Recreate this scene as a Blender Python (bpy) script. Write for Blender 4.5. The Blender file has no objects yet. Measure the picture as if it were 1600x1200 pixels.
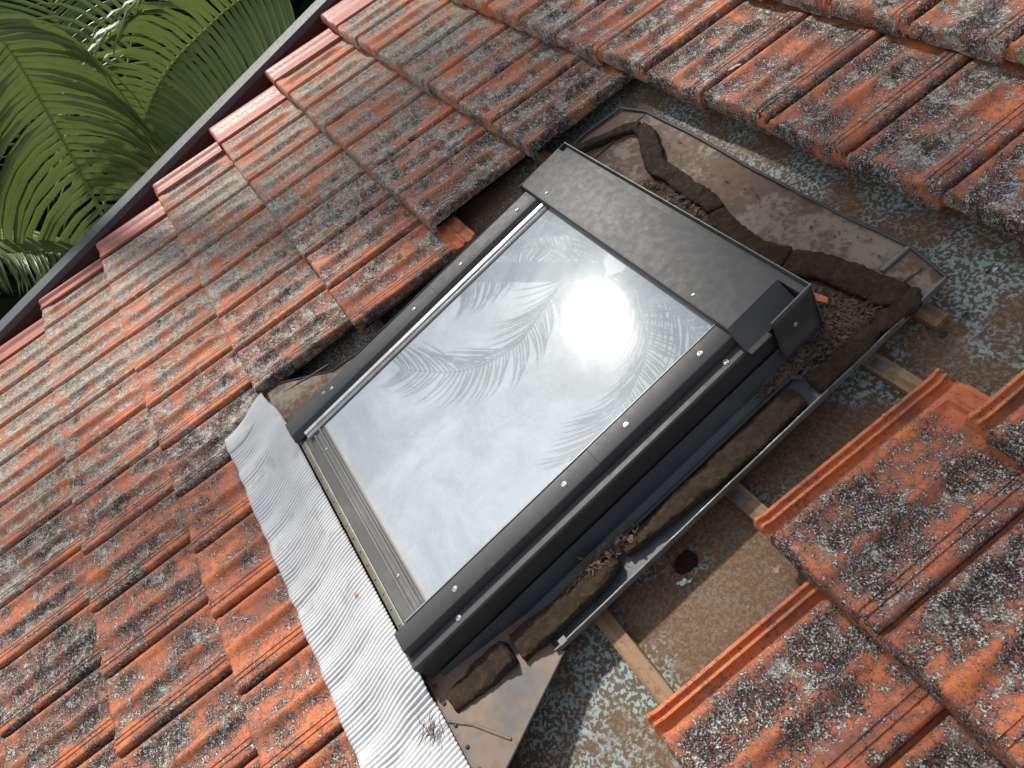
import bpy, bmesh, math, random
from mathutils import Vector, Matrix, noise as mnoise

random.seed(7)
scene = bpy.context.scene
PITCH = math.radians(33.9)
CP, SP = math.cos(PITCH), math.sin(PITCH)
# roof frame: u = along the eaves, v = up the slope, w = out of the slope
RM = Matrix(((1, 0, 0, 0), (0, CP, -SP, 0), (0, SP, CP, 0), (0, 0, 0, 1)))

# ------------------------------------------------------------------ camera
cam_data = bpy.data.cameras.new('camera')
cam = bpy.data.objects.new('camera', cam_data)
scene.collection.objects.link(cam)
cr = Vector((0.49715756, 0.72031981, -0.48370832))
cd = Vector((0.52986943, -0.69350842, -0.48814389))
cf = cr.cross(cd)
R4 = Matrix(((cr.x, -cd.x, -cf.x, 2.530), (cr.y, -cd.y, -cf.y, -0.7957), (cr.z, -cd.z, -cf.z, 1.2233), (0, 0, 0, 1)))
mw = RM @ R4
loc, rot, _ = mw.decompose()
cam.location = loc
cam.rotation_euler = rot.to_euler()
cam_data.sensor_width = 36.0
cam_data.lens = 36.0 * 1202.0 / 1600.0
cam_data.clip_start = 0.02
cam_data.clip_end = 200
scene.camera = cam

# ------------------------------------------------------------------ sky, sun, exposure
SUN = Vector((-0.668, -0.301, 0.680)).normalized()
elev = math.asin(SUN.z)
world = bpy.data.worlds.new('World')
scene.world = world
world.use_nodes = True
wn = world.node_tree.nodes
sky = wn.new('ShaderNodeTexSky')
sky.sky_type = 'NISHITA'
sky.sun_disc = False
sky.sun_elevation = elev
sky.sun_rotation = math.atan2(SUN.x, SUN.y)
sky.air_density = 1.0
sky.dust_density = 0.8
sky.ozone_density = 1.0
hsv = wn.new('ShaderNodeHueSaturation')      # thin high haze: a whiter sky
hsv.inputs['Saturation'].default_value = 0.40
world.node_tree.links.new(sky.outputs[0], hsv.inputs['Color'])
world.node_tree.links.new(hsv.outputs[0], wn['Background'].inputs[0])
wn['Background'].inputs[1].default_value = 0.115
sun_data = bpy.data.lights.new('sun', 'SUN')
sun_data.energy = 3.1
sun_data.angle = math.radians(3.0)
sun_data.color = (1.0, 0.95, 0.87)
sun = bpy.data.objects.new('sun', sun_data)
scene.collection.objects.link(sun)
sun.rotation_euler = SUN.to_track_quat('Z', 'Y').to_euler()
scene.view_settings.view_transform = 'Standard'
scene.view_settings.look = 'None'
scene.view_settings.exposure = 0.68
scene.view_settings.gamma = 1.0
scene.cycles.max_bounces = 5
scene.cycles.diffuse_bounces = 3
scene.cycles.transparent_max_bounces = 8

COL = scene.collection

# ------------------------------------------------------------------ node helpers
class NT:
    def __init__(self, name):
        self.m = bpy.data.materials.new(name)
        self.m.use_nodes = True
        self.t = self.m.node_tree
        self.bsdf = self.t.nodes['Principled BSDF']
        self.out = self.t.nodes['Material Output']
    def n(self, typ, **kw):
        nd = self.t.nodes.new(typ)
        for k, v in kw.items():
            setattr(nd, k, v)
        return nd
    def link(self, a, b):
        self.t.links.new(a, b)
    def _set(self, sock, val):
        if hasattr(val, 'is_linked') or isinstance(val, bpy.types.NodeSocket):
            self.link(val, sock)
        else:
            sock.default_value = val
    def objco(self):
        return self.n('ShaderNodeTexCoord').outputs['Object']
    def mapping(self, vec, scale=(1, 1, 1), loc=(0, 0, 0), rot=(0, 0, 0)):
        nd = self.n('ShaderNodeMapping')
        self.link(vec, nd.inputs[0])
        nd.inputs['Scale'].default_value = scale
        nd.inputs['Location'].default_value = loc
        nd.inputs['Rotation'].default_value = rot
        return nd.outputs[0]
    def noise(self, vec, scale, detail=4, rough=0.55, dist=0.0, color=False):
        nd = self.n('ShaderNodeTexNoise')
        self.link(vec, nd.inputs['Vector'])
        nd.inputs['Scale'].default_value = scale
        nd.inputs['Detail'].default_value = detail
        nd.inputs['Roughness'].default_value = rough
        nd.inputs['Distortion'].default_value = dist
        return nd.outputs['Color' if color else 'Fac']
    def voronoi(self, vec, scale, feature='F1', out='Distance', rand=1.0):
        nd = self.n('ShaderNodeTexVoronoi', feature=feature)
        self.link(vec, nd.inputs['Vector'])
        nd.inputs['Scale'].default_value = scale
        nd.inputs['Randomness'].default_value = rand
        return nd.outputs[out]
    def math(self, op, a, b=0.0, c=0.0, clamp=False):
        nd = self.n('ShaderNodeMath', operation=op, use_clamp=clamp)
        self._set(nd.inputs[0], a)
        self._set(nd.inputs[1], b)
        self._set(nd.inputs[2], c)
        return nd.outputs[0]
    def step(self, x, a, b, lo=0.0, hi=1.0):
        nd = self.n('ShaderNodeMapRange', interpolation_type='SMOOTHSTEP')
        self._set(nd.inputs[0], x)
        self._set(nd.inputs[1], a)
        self._set(nd.inputs[2], b)
        nd.inputs[3].default_value = lo
        nd.inputs[4].default_value = hi
        return nd.outputs[0]
    def ramp(self, x, stops, interp='LINEAR'):
        nd = self.n('ShaderNodeValToRGB')
        nd.color_ramp.interpolation = interp
        e = nd.color_ramp.elements
        while len(e) > 1:
            e.remove(e[-1])
        e[0].position = stops[0][0]
        e[0].color = (*stops[0][1], 1)
        for p, c in stops[1:]:
            k = e.new(p)
            k.color = (*c, 1)
        self.link(x, nd.inputs[0])
        return nd.outputs[0]
    def mix(self, f, a, b, blend='MIX'):
        nd = self.n('ShaderNodeMix', data_type='RGBA', blend_type=blend)
        self._set(nd.inputs[0], f)
        for s, v in ((nd.inputs[6], a), (nd.inputs[7], b)):
            if isinstance(v, tuple):
                s.default_value = (*v, 1) if len(v) == 3 else v
            else:
                self.link(v, s)
        return nd.outputs[2]
    def xyz(self, vec):
        nd = self.n('ShaderNodeSeparateXYZ')
        self.link(vec, nd.inputs[0])
        return nd.outputs
    def rnd(self):
        return self.n('ShaderNodeObjectInfo').outputs['Random']
    def attr(self, name):
        nd = self.n('ShaderNodeAttribute', attribute_type='OBJECT', attribute_name=name)
        return nd.outputs['Fac']
    def shifted(self):
        """object coordinates moved by a random amount for each object"""
        co = self.objco()
        r = self.rnd()
        c = self.n('ShaderNodeCombineXYZ')
        self.link(self.math('MULTIPLY', r, 37.0), c.inputs[0])
        self.link(self.math('MULTIPLY', r, 91.0), c.inputs[1])
        self.link(self.math('MULTIPLY', r, 13.0), c.inputs[2])
        a = self.n('ShaderNodeVectorMath', operation='ADD')
        self.link(co, a.inputs[0])
        self.link(c.outputs[0], a.inputs[1])
        return co, a.outputs[0]
    def bump(self, h, strength=0.5, dist=0.002):
        nd = self.n('ShaderNodeBump')
        nd.inputs['Strength'].default_value = strength
        nd.inputs['Distance'].default_value = dist
        self.link(h, nd.inputs['Height'])
        self.link(nd.outputs[0], self.bsdf.inputs['Normal'])
    def done(self, color=None, rough=None, metal=None, spec=None):
        b = self.bsdf
        if color is not None:
            if isinstance(color, tuple):
                b.inputs['Base Color'].default_value = (*color, 1)
            else:
                self.link(color, b.inputs['Base Color'])
        if rough is not None:
            self._set(b.inputs['Roughness'], rough)
        if metal is not None:
            b.inputs['Metallic'].default_value = metal
        if spec is not None:
            b.inputs['Specular IOR Level'].default_value = spec
        return self.m

def mat_tile():
    t = NT('lichened_terracotta')
    co, P = t.shifted()
    X_, Y_, z = t.xyz(co)
    lich = t.attr('lichen')
    tone = t.attr('tone')
    S = t.mapping(P, scale=(1.0, 0.72, 1.0))
    big = t.noise(S, 13.0, 6, 0.62, 0.3)
    mid = t.noise(P, 75.0, 5, 0.7)
    fine = t.noise(P, 330.0, 3, 0.7)
    speck = t.noise(P, 300.0, 3, 0.75)
    # fired clay
    n5 = t.noise(S, 9.0, 4, 0.6)
    clay = t.mix(t.step(n5, 0.35, 0.68), (0.62, 0.190, 0.062), (0.50, 0.140, 0.055))
    red = t.mix(t.step(n5, 0.3, 0.7), (0.66, 0.230, 0.100), (0.55, 0.180, 0.085))
    clay = t.mix(tone, clay, red)
    stain = t.noise(t.mapping(P, scale=(1, 0.35, 1), loc=(3, 5, 1)), 16.0, 5, 0.6)
    clay = t.mix(t.math('MULTIPLY', t.step(stain, 0.5, 0.68), 0.8), clay, (0.16, 0.075, 0.055))
    clay = t.mix(t.math('MULTIPLY', t.step(fine, 0.45, 0.72), 0.45), clay, (0.34, 0.13, 0.085))
    pale = t.noise(t.mapping(P, loc=(9, 2, 4)), 30.0, 6, 0.7)
    clay = t.mix(t.math('MULTIPLY', t.step(pale, 0.56, 0.72), 0.5), clay, (0.55, 0.33, 0.26))
    clay = t.mix(t.math('MULTIPLY', t.step(t.math('ADD', fine, t.math('MULTIPLY', t.math('SUBTRACT', mid, 0.5), 0.6)), 0.54, 0.66), 0.55), clay, (0.12, 0.055, 0.042))
    # lichen cover: thicker in the pans, thinner on the rolls
    pan = t.step(z, -0.002, -0.015)
    cov = t.math('ADD', t.math('MULTIPLY', big, 1.0), t.math('MULTIPLY', t.math('SUBTRACT', mid, 0.5), 0.85))
    cov = t.math('ADD', cov, t.math('MULTIPLY', t.math('SUBTRACT', fine, 0.5), 0.42))
    cov = t.math('ADD', cov, t.math('MULTIPLY', pan, 0.075))
    cov = t.math('SUBTRACT', cov, t.step(X_, 0.006, -0.002, 0.0, 0.22))
    cov = t.math('SUBTRACT', cov, t.step(X_, 0.034, 0.012, 0.0, 0.04))
    cov = t.math('SUBTRACT', cov, t.step(Y_, 0.33, 0.37, 0.0, 0.4))
    cov = t.math('ADD', cov, t.math('MULTIPLY', t.math('SUBTRACT', lich, 0.5), 0.5))
    mask = t.step(cov, 0.49, 0.56)
    clay = t.mix(t.math('MULTIPLY', t.step(cov, 0.34, 0.51, 0.0, 0.72), t.step(tone, 0.0, 0.8, 1.0, 0.45)), clay, (0.17, 0.075, 0.058))
    # two crusts: sooty black and pale grey, each broken into granules
    kind = t.noise(t.mapping(P, loc=(1, 7, 2)), 17.0, 5, 0.7)
    sp = t.math('ADD', t.math('MULTIPLY', speck, 0.75), t.math('MULTIPLY', t.math('SUBTRACT', mid, 0.5), 0.55))
    dark = t.ramp(sp, [(0.27, (0.010, 0.010, 0.011)), (0.37, (0.032, 0.030, 0.029)), (0.43, (0.11, 0.104, 0.094)), (0.47, (0.34, 0.33, 0.30)), (0.55, (0.70, 0.69, 0.64))])
    light = t.ramp(sp, [(0.21, (0.035, 0.036, 0.032)), (0.30, (0.14, 0.14, 0.12)), (0.36, (0.27, 0.265, 0.225)), (0.44, (0.44, 0.43, 0.37)), (0.56, (0.68, 0.66, 0.58))])
    crust = t.mix(t.step(t.math('ADD', kind, t.math('MULTIPLY', t.math('SUBTRACT', tone, 0.30), 0.34)), 0.43, 0.57), dark, light)
    # clay still shows between the granules
    thin = t.math('MULTIPLY', mask, t.step(t.noise(t.mapping(P, loc=(4, 4, 9)), 210.0, 3, 0.7), 0.33, 0.5, 0.35, 1.0))
    col = t.mix(thin, clay, crust)
    # rings of pale lichen
    v = t.voronoi(P, 34.0, 'F1', 'Distance')
    vr = t.n('ShaderNodeTexVoronoi')
    t.link(P, vr.inputs['Vector'])
    vr.inputs['Scale'].default_value = 34.0
    pick = t.math('MULTIPLY', t.step(t.xyz(vr.outputs['Color'])[0], 0.86, 0.90), t.step(tone, 0.3, 0.7))
    blot = t.math('MULTIPLY', pick, t.step(t.math('ADD', v, t.math('MULTIPLY', t.math('SUBTRACT', mid, 0.5), 1.1)), 0.40, 0.26))
    col = t.mix(t.math('MULTIPLY', blot, t.math('MULTIPLY', t.step(fine, 0.3, 0.5), 0.75)), col, (0.36, 0.36, 0.32))
    # pinholes and black dots on the bare clay
    d = t.voronoi(P, 130.0)
    dots = t.math('MULTIPLY', t.step(d, 0.27, 0.16), t.step(t.noise(P, 40.0, 2), 0.5, 0.6))
    col = t.mix(t.math('MULTIPLY', dots, 0.8), col, (0.03, 0.024, 0.022))
    h = t.math('ADD', t.math('MULTIPLY', mask, t.math('ADD', sp, 0.3)), t.math('MULTIPLY', fine, 0.35))
    t.bump(h, 0.6, 0.0022)
    return t.done(col, t.step(mask, 0, 1, 0.72, 0.95), spec=0.3)

def mat_noise(name, c1, c2, scale=20, rough=0.6, metal=0.0, lo=0.4, hi=0.65, stretch=(1, 1, 1), bump=0.15, c3=None, spec=0.5, detail=6):
    t = NT(name)
    co, P = t.shifted()
    S = t.mapping(P, scale=stretch)
    n1 = t.noise(S, scale, detail, 0.62, 0.2)
    n2 = t.noise(P, scale * 9, 4, 0.65)
    f = t.step(t.math('ADD', n1, t.math('MULTIPLY', t.math('SUBTRACT', n2, 0.5), 0.4)), lo, hi)
    col = t.mix(f, c1, c2)
    if c3:
        n3 = t.noise(t.mapping(P, loc=(5, 3, 8)), scale * 2.3, 5, 0.7)
        col = t.mix(t.math('MULTIPLY', t.step(n3, 0.55, 0.68), 0.75), col, c3)
    t.bump(t.math('ADD', n1, t.math('MULTIPLY', n2, 0.6)), bump, 0.002)
    return t.done(col, t.step(n2, 0.3, 0.7, max(rough - 0.08, 0.05), min(rough + 0.08, 1.0)), metal, spec)

def mat_painted_metal(name, base, dust, amount=0.5, rough=0.42):
    """coated sheet metal: smooth paint, soft dust, small black specks and pale scuffs"""
    t = NT(name)
    co, P = t.shifted()
    big = t.noise(P, 7.0, 5, 0.6)
    mid = t.noise(P, 60.0, 5, 0.7)
    col = t.mix(t.math('MULTIPLY', t.step(t.math('ADD', big, t.math('MULTIPLY', t.math('SUBTRACT', mid, 0.5), 0.5)), 0.42, 0.7), amount), base, dust)
    sp = t.math('MULTIPLY', t.step(t.voronoi(P, 170.0), 0.28, 0.14), t.step(t.noise(t.mapping(P, loc=(2, 2, 2)), 12.0, 4), 0.5, 0.62))
    col = t.mix(t.math('MULTIPLY', sp, 0.7), col, (0.012, 0.012, 0.012))
    sc = t.step(t.noise(t.mapping(P, scale=(1, 0.2, 1), loc=(8, 1, 1)), 120.0, 3, 0.6), 0.73, 0.78)
    col = t.mix(t.math('MULTIPLY', sc, 0.4), col, (0.30, 0.30, 0.30))
    t.bump(t.math('ADD', t.math('MULTIPLY', big, 1.2), t.math('MULTIPLY', mid, 0.05)), 0.10, 0.002)
    return t.done(col, t.step(mid, 0.3, 0.7, rough - 0.03, rough + 0.06), 0.0, 0.45)

def mat_underlay():
    t = NT('mottled_roof_underlay')
    co = t.objco()
    W = t.noise(co, 38.0, 2, 0.5, color=True)
    off = t.n('ShaderNodeVectorMath', operation='MULTIPLY_ADD')
    t.link(W, off.inputs[0])
    off.inputs[1].default_value = (0.012, 0.012, 0.0)
    t.link(co, off.inputs[2])
    n = t.noise(off.outputs[0], 135.0, 2.5, 0.55)
    spots = t.step(n, 0.465, 0.575)
    big = t.noise(co, 6.5, 6, 0.65)
    grit = t.noise(co, 260.0, 4, 0.7)
    y = t.xyz(co)[1]
    # settled dust lies mostly in the bays that the battens close off
    bay = t.math('MULTIPLY', t.step(y, -1.0, -0.93), t.step(y, -0.33, -0.40))
    up = t.math('MULTIPLY', t.step(y, -0.14, -0.02), 0.02)
    d = t.math('ADD', t.math('ADD', big, t.math('MULTIPLY', bay, 0.13)), up)
    d = t.math('ADD', d, t.math('MULTIPLY', t.math('SUBTRACT', grit, 0.5), 0.35))
    dust = t.step(d, 0.46, 0.62)
    col = t.mix(spots, (0.108, 0.080, 0.055), (0.27, 0.345, 0.335))
    dusty = t.mix(t.step(grit, 0.35, 0.65), (0.105, 0.050, 0.022), (0.165, 0.092, 0.046))
    col = t.mix(t.math('MULTIPLY', dust, 0.86), col, dusty)
    sc = t.step(t.noise(t.mapping(co, loc=(4, 4, 4)), 30.0, 5, 0.7), 0.66, 0.7)
    col = t.mix(t.math('MULTIPLY', sc, 0.5), col, (0.36, 0.42, 0.40))
    t.bump(t.math('ADD', t.math('MULTIPLY', grit, 0.5), t.math('MULTIPLY', big, 6.0)), 0.5, 0.004)
    return t.done(col, 0.75, spec=0.3)

def mat_glass():
    t = NT('dusty_coated_glass')
    co = t.objco()
    n1 = t.noise(co, 5.0, 6, 0.65, 0.6)
    n2 = t.noise(co, 42.0, 5, 0.7)
    n3 = t.noise(t.mapping(co, scale=(1.0, 0.25, 1)), 90.0, 3, 0.6)
    dust = t.math('ADD', t.step(n1, 0.35, 0.7, 0.46, 0.64), t.math('MULTIPLY', t.math('SUBTRACT', n2, 0.5), 0.16))
    dust = t.math('ADD', dust, t.math('MULTIPLY', t.step(n3, 0.62, 0.75), 0.06), clamp=True)
    y = t.xyz(co)[1]
    crud = t.step(t.math('ADD', y, t.math('MULTIPLY', n2, 0.022)), -0.380, -0.393)
    dust = t.math('ADD', dust, t.math('MULTIPLY', crud, 0.3), clamp=True)
    spk = t.math('MULTIPLY', t.step(t.voronoi(co, 55.0), 0.10, 0.06), 0.5)
    dust = t.math('ADD', dust, spk, clamp=True)
    diff = t.n('ShaderNodeBsdfDiffuse')
    t.link(t.mix(crud, t.mix(spk, (0.60, 0.66, 0.70), (0.2, 0.19, 0.17)), (0.42, 0.39, 0.32)), diff.inputs[0])
    tr = t.n('ShaderNodeBsdfTransparent')
    tr.inputs[0].default_value = (0.74, 0.82, 0.84, 1)
    body = t.n('ShaderNodeMixShader')
    t.link(dust, body.inputs[0])
    t.link(tr.outputs[0], body.inputs[1])
    t.link(diff.outputs[0], body.inputs[2])
    sharp = t.n('ShaderNodeBsdfGlossy')
    sharp.inputs['Roughness'].default_value = 0.017
    haze = t.n('ShaderNodeBsdfGlossy')
    haze.inputs['Roughness'].default_value = 0.13
    gl = t.n('ShaderNodeMixShader')
    gl.inputs[0].default_value = 0.02
    t.link(sharp.outputs[0], gl.inputs[1])
    t.link(haze.outputs[0], gl.inputs[2])
    fr = t.n('ShaderNodeFresnel')
    fr.inputs[0].default_value = 2.1
    fin = t.n('ShaderNodeMixShader')
    t.link(fr.outputs[0], fin.inputs[0])
    t.link(body.outputs[0], fin.inputs[1])
    t.link(gl.outputs[0], fin.inputs[2])
    t.link(fin.outputs[0], t.out.inputs['Surface'])
    return t.m

def mat_leaf(name, c1, c2, trans=0.35, rough=0.42, spec=0.5):
    t = NT(name)
    co, P = t.shifted()
    col = t.mix(t.step(t.noise(P, 3.5, 4, 0.6), 0.35, 0.65), c1, c2)
    t.done(col, rough, spec=spec)
    tl = t.n('ShaderNodeBsdfTranslucent')
    t.link(t.mix(0.6, col, (0.20, 0.26, 0.04)), tl.inputs[0])
    mx = t.n('ShaderNodeMixShader')
    mx.inputs[0].default_value = trans
    t.link(t.bsdf.outputs[0], mx.inputs[1])
    t.link(tl.outputs[0], mx.inputs[2])
    t.link(mx.outputs[0], t.out.inputs['Surface'])
    return t.m

M = {
    'tile': mat_tile(),
    'verge': mat_noise('salmon_red_roof_paint', (0.36, 0.105, 0.072), (0.28, 0.080, 0.056), 10, 0.5, bump=0.08, lo=0.35, hi=0.7),
    'barge_board': mat_noise('shade_darkened_barge_red', (0.075, 0.017, 0.013), (0.06, 0.014, 0.011), 12, 0.6, bump=0.1),  # red paint darkened: the shade on the board's inner face is in the colour
    'barge_cap': mat_noise('blue_grey_barge_metal', (0.050, 0.057, 0.066), (0.062, 0.070, 0.080), 15, 0.6, bump=0.05),
    'underlay': mat_underlay(),
    'deck': mat_noise('darkened_deck_board', (0.050, 0.030, 0.018), (0.075, 0.046, 0.028), 14, 0.85, stretch=(0.2, 2, 1)),  # brown darkened so the torn hole stands out with a darker inside
    'batten': mat_noise('rough_sawn_batten', (0.16, 0.098, 0.053), (0.29, 0.185, 0.10), 26, 0.85, stretch=(0.12, 2.2, 2.2), bump=0.4, c3=(0.12, 0.07, 0.04)),
    'frame': mat_painted_metal('charcoal_coated_metal', (0.034, 0.034, 0.035), (0.052, 0.050, 0.047), 0.5, 0.5),
    'hood': mat_painted_metal('charcoal_hood_metal', (0.040, 0.040, 0.041), (0.052, 0.051, 0.049), 0.5, 0.55),
    'sill': mat_painted_metal('warm_grey_sill_metal', (0.11, 0.107, 0.102), (0.17, 0.165, 0.155), 0.7),
    'alu': mat_noise('bare_aluminium_trim', (0.46, 0.46, 0.45), (0.36, 0.355, 0.34), 30, 0.34, 0.6, bump=0.04),
    'rubber': mat_noise('black_gasket', (0.012, 0.012, 0.013), (0.02, 0.02, 0.02), 30, 0.6, bump=0.05),
    'brass': mat_noise('tarnished_olive_strip', (0.13, 0.122, 0.090), (0.17, 0.160, 0.12), 25, 0.5, 0.3, bump=0.1),
    'flash_dark': mat_painted_metal('dark_gutter_metal', (0.048, 0.053, 0.060), (0.080, 0.078, 0.075), 0.5, 0.4),
    'flash_dirty': mat_noise('rust_stained_flashing', (0.19, 0.145, 0.105), (0.090, 0.047, 0.024), 7, 0.7, bump=0.3, lo=0.36, hi=0.52, c3=(0.075, 0.050, 0.032)),
    'flash_grey': mat_noise('brown_streaked_grey_flashing', (0.080, 0.078, 0.076), (0.17, 0.115, 0.078), 7, 0.6, bump=0.2, lo=0.38, hi=0.54, c3=(0.115, 0.060, 0.034)),
    'edge': mat_noise('pale_sheet_edge', (0.17, 0.17, 0.165), (0.11, 0.11, 0.11), 30, 0.45, 0.3, bump=0.08),
    'lead': mat_noise('pale_pleated_lead', (0.53, 0.53, 0.53), (0.62, 0.62, 0.615), 6, 0.8, 0.0, bump=0.08, lo=0.35, hi=0.7, c3=(0.42, 0.41, 0.40), spec=0.25),
    'foam': mat_noise('weathered_brown_foam', (0.030, 0.021, 0.014), (0.048, 0.034, 0.022), 60, 0.98, bump=1.0, c3=(0.095, 0.055, 0.03), spec=0.15),
    'zinc': mat_noise('zinc_screw', (0.50, 0.50, 0.49), (0.40, 0.40, 0.39), 60, 0.35, 0.7, bump=0.05),
    'clip': mat_noise('galvanised_clip', (0.15, 0.155, 0.16), (0.10, 0.105, 0.11), 40, 0.45, 0.5, bump=0.05),
    'glass': mat_glass(),
    'blind': mat_noise('pale_blind_cloth', (0.27, 0.30, 0.31), (0.31, 0.335, 0.345), 5, 0.9, bump=0.1),
    'spacer': mat_noise('pale_inner_trim', (0.78, 0.81, 0.82), (0.72, 0.75, 0.77), 10, 0.5, bump=0.03),
    'litter': mat_noise('dry_leaf_litter', (0.11, 0.068, 0.042), (0.052, 0.034, 0.024), 30, 0.9, c3=(0.22, 0.14, 0.085)),
    'soil': mat_noise('damp_leaf_mould', (0.060, 0.040, 0.028), (0.035, 0.025, 0.018), 60, 0.95, bump=1.0),
    'shard': mat_noise('fresh_broken_clay', (0.60, 0.20, 0.09), (0.52, 0.15, 0.065), 60, 0.85),
    'pale_leaf': mat_noise('bleached_dry_leaf', (0.50, 0.46, 0.40), (0.40, 0.36, 0.31), 50, 0.8),
    'mauve': mat_noise('mauve_dry_petal', (0.24, 0.15, 0.14), (0.20, 0.12, 0.115), 50, 0.8),
    'white': mat_noise('white_torn_fibre', (0.70, 0.70, 0.68), (0.6, 0.6, 0.58), 60, 0.8),
    'leaf': mat_leaf('palm_leaf', (0.150, 0.195, 0.060), (0.105, 0.150, 0.038), 0.28, 0.42, 0.6),
    'rachis': mat_noise('palm_midrib', (0.26, 0.28, 0.09), (0.20, 0.22, 0.06), 8, 0.5),
    'trunk': mat_noise('palm_trunk', (0.17, 0.15, 0.12), (0.11, 0.10, 0.08), 6, 0.9, stretch=(1, 1, 6)),
    'dark_leaf': mat_leaf('shade_darkened_forest_leaf', (0.020, 0.030, 0.012), (0.010, 0.016, 0.007), 0.05, 0.8, 0.05),  # the deep shade inside the wood is put into this near-black green
    'earth': mat_noise('forest_floor', (0.035, 0.028, 0.018), (0.05, 0.045, 0.025), 2, 0.95, spec=0.0),
}

# ------------------------------------------------------------------ object helpers
def tag(o, label, cat, group=None, kind=None):
    if label:
        o['label'] = label
    if cat:
        o['category'] = cat
    if group:
        o['group'] = group
    if kind:
        o['kind'] = kind
    return o

def thing(name, origin, label, cat, group=None):
    """Empty on the roof slope: its local axes are u, v, w"""
    e = bpy.data.objects.new(name, None)
    e.empty_display_size = 0.05
    COL.objects.link(e)
    e.matrix_world = RM @ Matrix.Translation(Vector(origin))
    tag(e, label, cat, group)
    return e

ORI = {}
class MB:
    """collects geometry in roof coordinates; build() links it as one mesh object"""
    def __init__(self):
        self.v, self.f = [], []
    def quad(self, a, b, c, d):
        n = len(self.v)
        self.v += [a, b, c, d]
        self.f.append((n, n + 1, n + 2, n + 3))
    def box(self, u0, u1, v0, v1, w0, w1):
        n = len(self.v)
        self.v += [(u0, v0, w0), (u1, v0, w0), (u1, v1, w0), (u0, v1, w0), (u0, v0, w1), (u1, v0, w1), (u1, v1, w1), (u0, v1, w1)]
        for q in ((0, 3, 2, 1), (4, 5, 6, 7), (0, 1, 5, 4), (1, 2, 6, 5), (2, 3, 7, 6), (3, 0, 4, 7)):
            self.f.append(tuple(n + i for i in q))
        return self
    def ext_v(self, prof, v0, v1, n=1, jit=0.0):
        """closed profile of (u, w) points, counter-clockwise, extruded along v"""
        k = len(prof)
        base = len(self.v)
        for i in range(n + 1):
            v = v0 + (v1 - v0) * i / n
            for (u, w) in prof:
                self.v.append((u, v, w + (random.uniform(-jit, jit) if 0 < i < n else 0)))
        for i in range(n):
            for j in range(k):
                a, b = base + i * k + j, base + i * k + (j + 1) % k
                self.f.append((a, a + k, b + k, b))
        self.f.append(tuple(base + j for j in range(k)))
        self.f.append(tuple(base + n * k + j for j in reversed(range(k))))
        return self
    def ext_u(self, prof, u0, u1, n=1):
        """closed profile of (v, w) points extruded along u"""
        k = len(prof)
        base = len(self.v)
        for i in range(n + 1):
            u = u0 + (u1 - u0) * i / n
            for (v, w) in prof:
                self.v.append((u, v, w))
        for i in range(n):
            for j in range(k):
                a, b = base + i * k + j, base + i * k + (j + 1) % k
                self.f.append((a, b, b + k, a + k))
        self.f.append(tuple(base + j for j in reversed(range(k))))
        self.f.append(tuple(base + n * k + j for j in range(k)))
        return self
    def plate(self, poly, th):
        """flat sheet: polygon of (u, v, w), thickened downwards"""
        k = len(poly)
        n = len(self.v)
        self.v += [tuple(p) for p in poly] + [(p[0], p[1], p[2] - th) for p in poly]
        self.f.append(tuple(n + i for i in range(k)))
        self.f.append(tuple(n + k + i for i in reversed(range(k))))
        for i in range(k):
            j = (i + 1) % k
            self.f.append((n + i, n + k + i, n + k + j, n + j))
        return self
    def tube(self, pts, r, seg=8, flat=1.0, ends=True):
        base = len(self.v)
        pts = [Vector(p) for p in pts]
        for i, p in enumerate(pts):
            t = (pts[min(i + 1, len(pts) - 1)] - pts[max(i - 1, 0)]).normalized()
            up = Vector((0, 0, 1)) if abs(t.z) < 0.9 else Vector((0, 1, 0))
            s = t.cross(up).normalized()
            q = s.cross(t)
            rr = r[i] if isinstance(r, (list, tuple)) else r
            for j in range(seg):
                a = 2 * math.pi * j / seg
                self.v.append(tuple(p + s * (math.cos(a) * rr) + q * (math.sin(a) * rr * flat)))
        for i in range(len(pts) - 1):
            for j in range(seg):
                a, b = base + i * seg + j, base + i * seg + (j + 1) % seg
                self.f.append((a, b, b + seg, a + seg))
        if ends:
            self.f.append(tuple(base + j for j in reversed(range(seg))))
            self.f.append(tuple(base + (len(pts) - 1) * seg + j for j in range(seg)))
        return self
    def build(self, name, mat, parent=None, bevel=0.0, smooth=35, origin=None, fix=False):
        me = bpy.data.meshes.new(name)
        o0 = Vector((0, 0, 0))
        if parent is not None:
            o0 = ORI.get(parent.name, o0)
        if origin is not None:
            o0 = Vector(origin)
        me.from_pydata([(x - o0.x, y - o0.y, z - o0.z) for x, y, z in self.v], [], self.f)
        me.materials.append(mat)
        if fix:
            bm = bmesh.new()
            bm.from_mesh(me)
            bmesh.ops.recalc_face_normals(bm, faces=bm.faces)
            bm.to_mesh(me)
            bm.free()
        me.update()
        if smooth:
            me.polygons.foreach_set('use_smooth', [True] * len(me.polygons))
            me.set_sharp_from_angle(angle=math.radians(smooth))
        o = bpy.data.objects.new(name, me)
        COL.objects.link(o)
        if parent is not None:
            o.parent = parent
            ORI[o.name] = o0
        elif origin is not None:
            o.matrix_world = RM @ Matrix.Translation(o0)
        if bevel:
            b = o.modifiers.new('bevel', 'BEVEL')
            b.width = bevel
            b.segments = 2
            b.limit_method = 'ANGLE'
            b.angle_limit = math.radians(40)
        return o

def nz(x, y, z=0.0):
    return mnoise.noise(Vector((x, y, z)))

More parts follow.
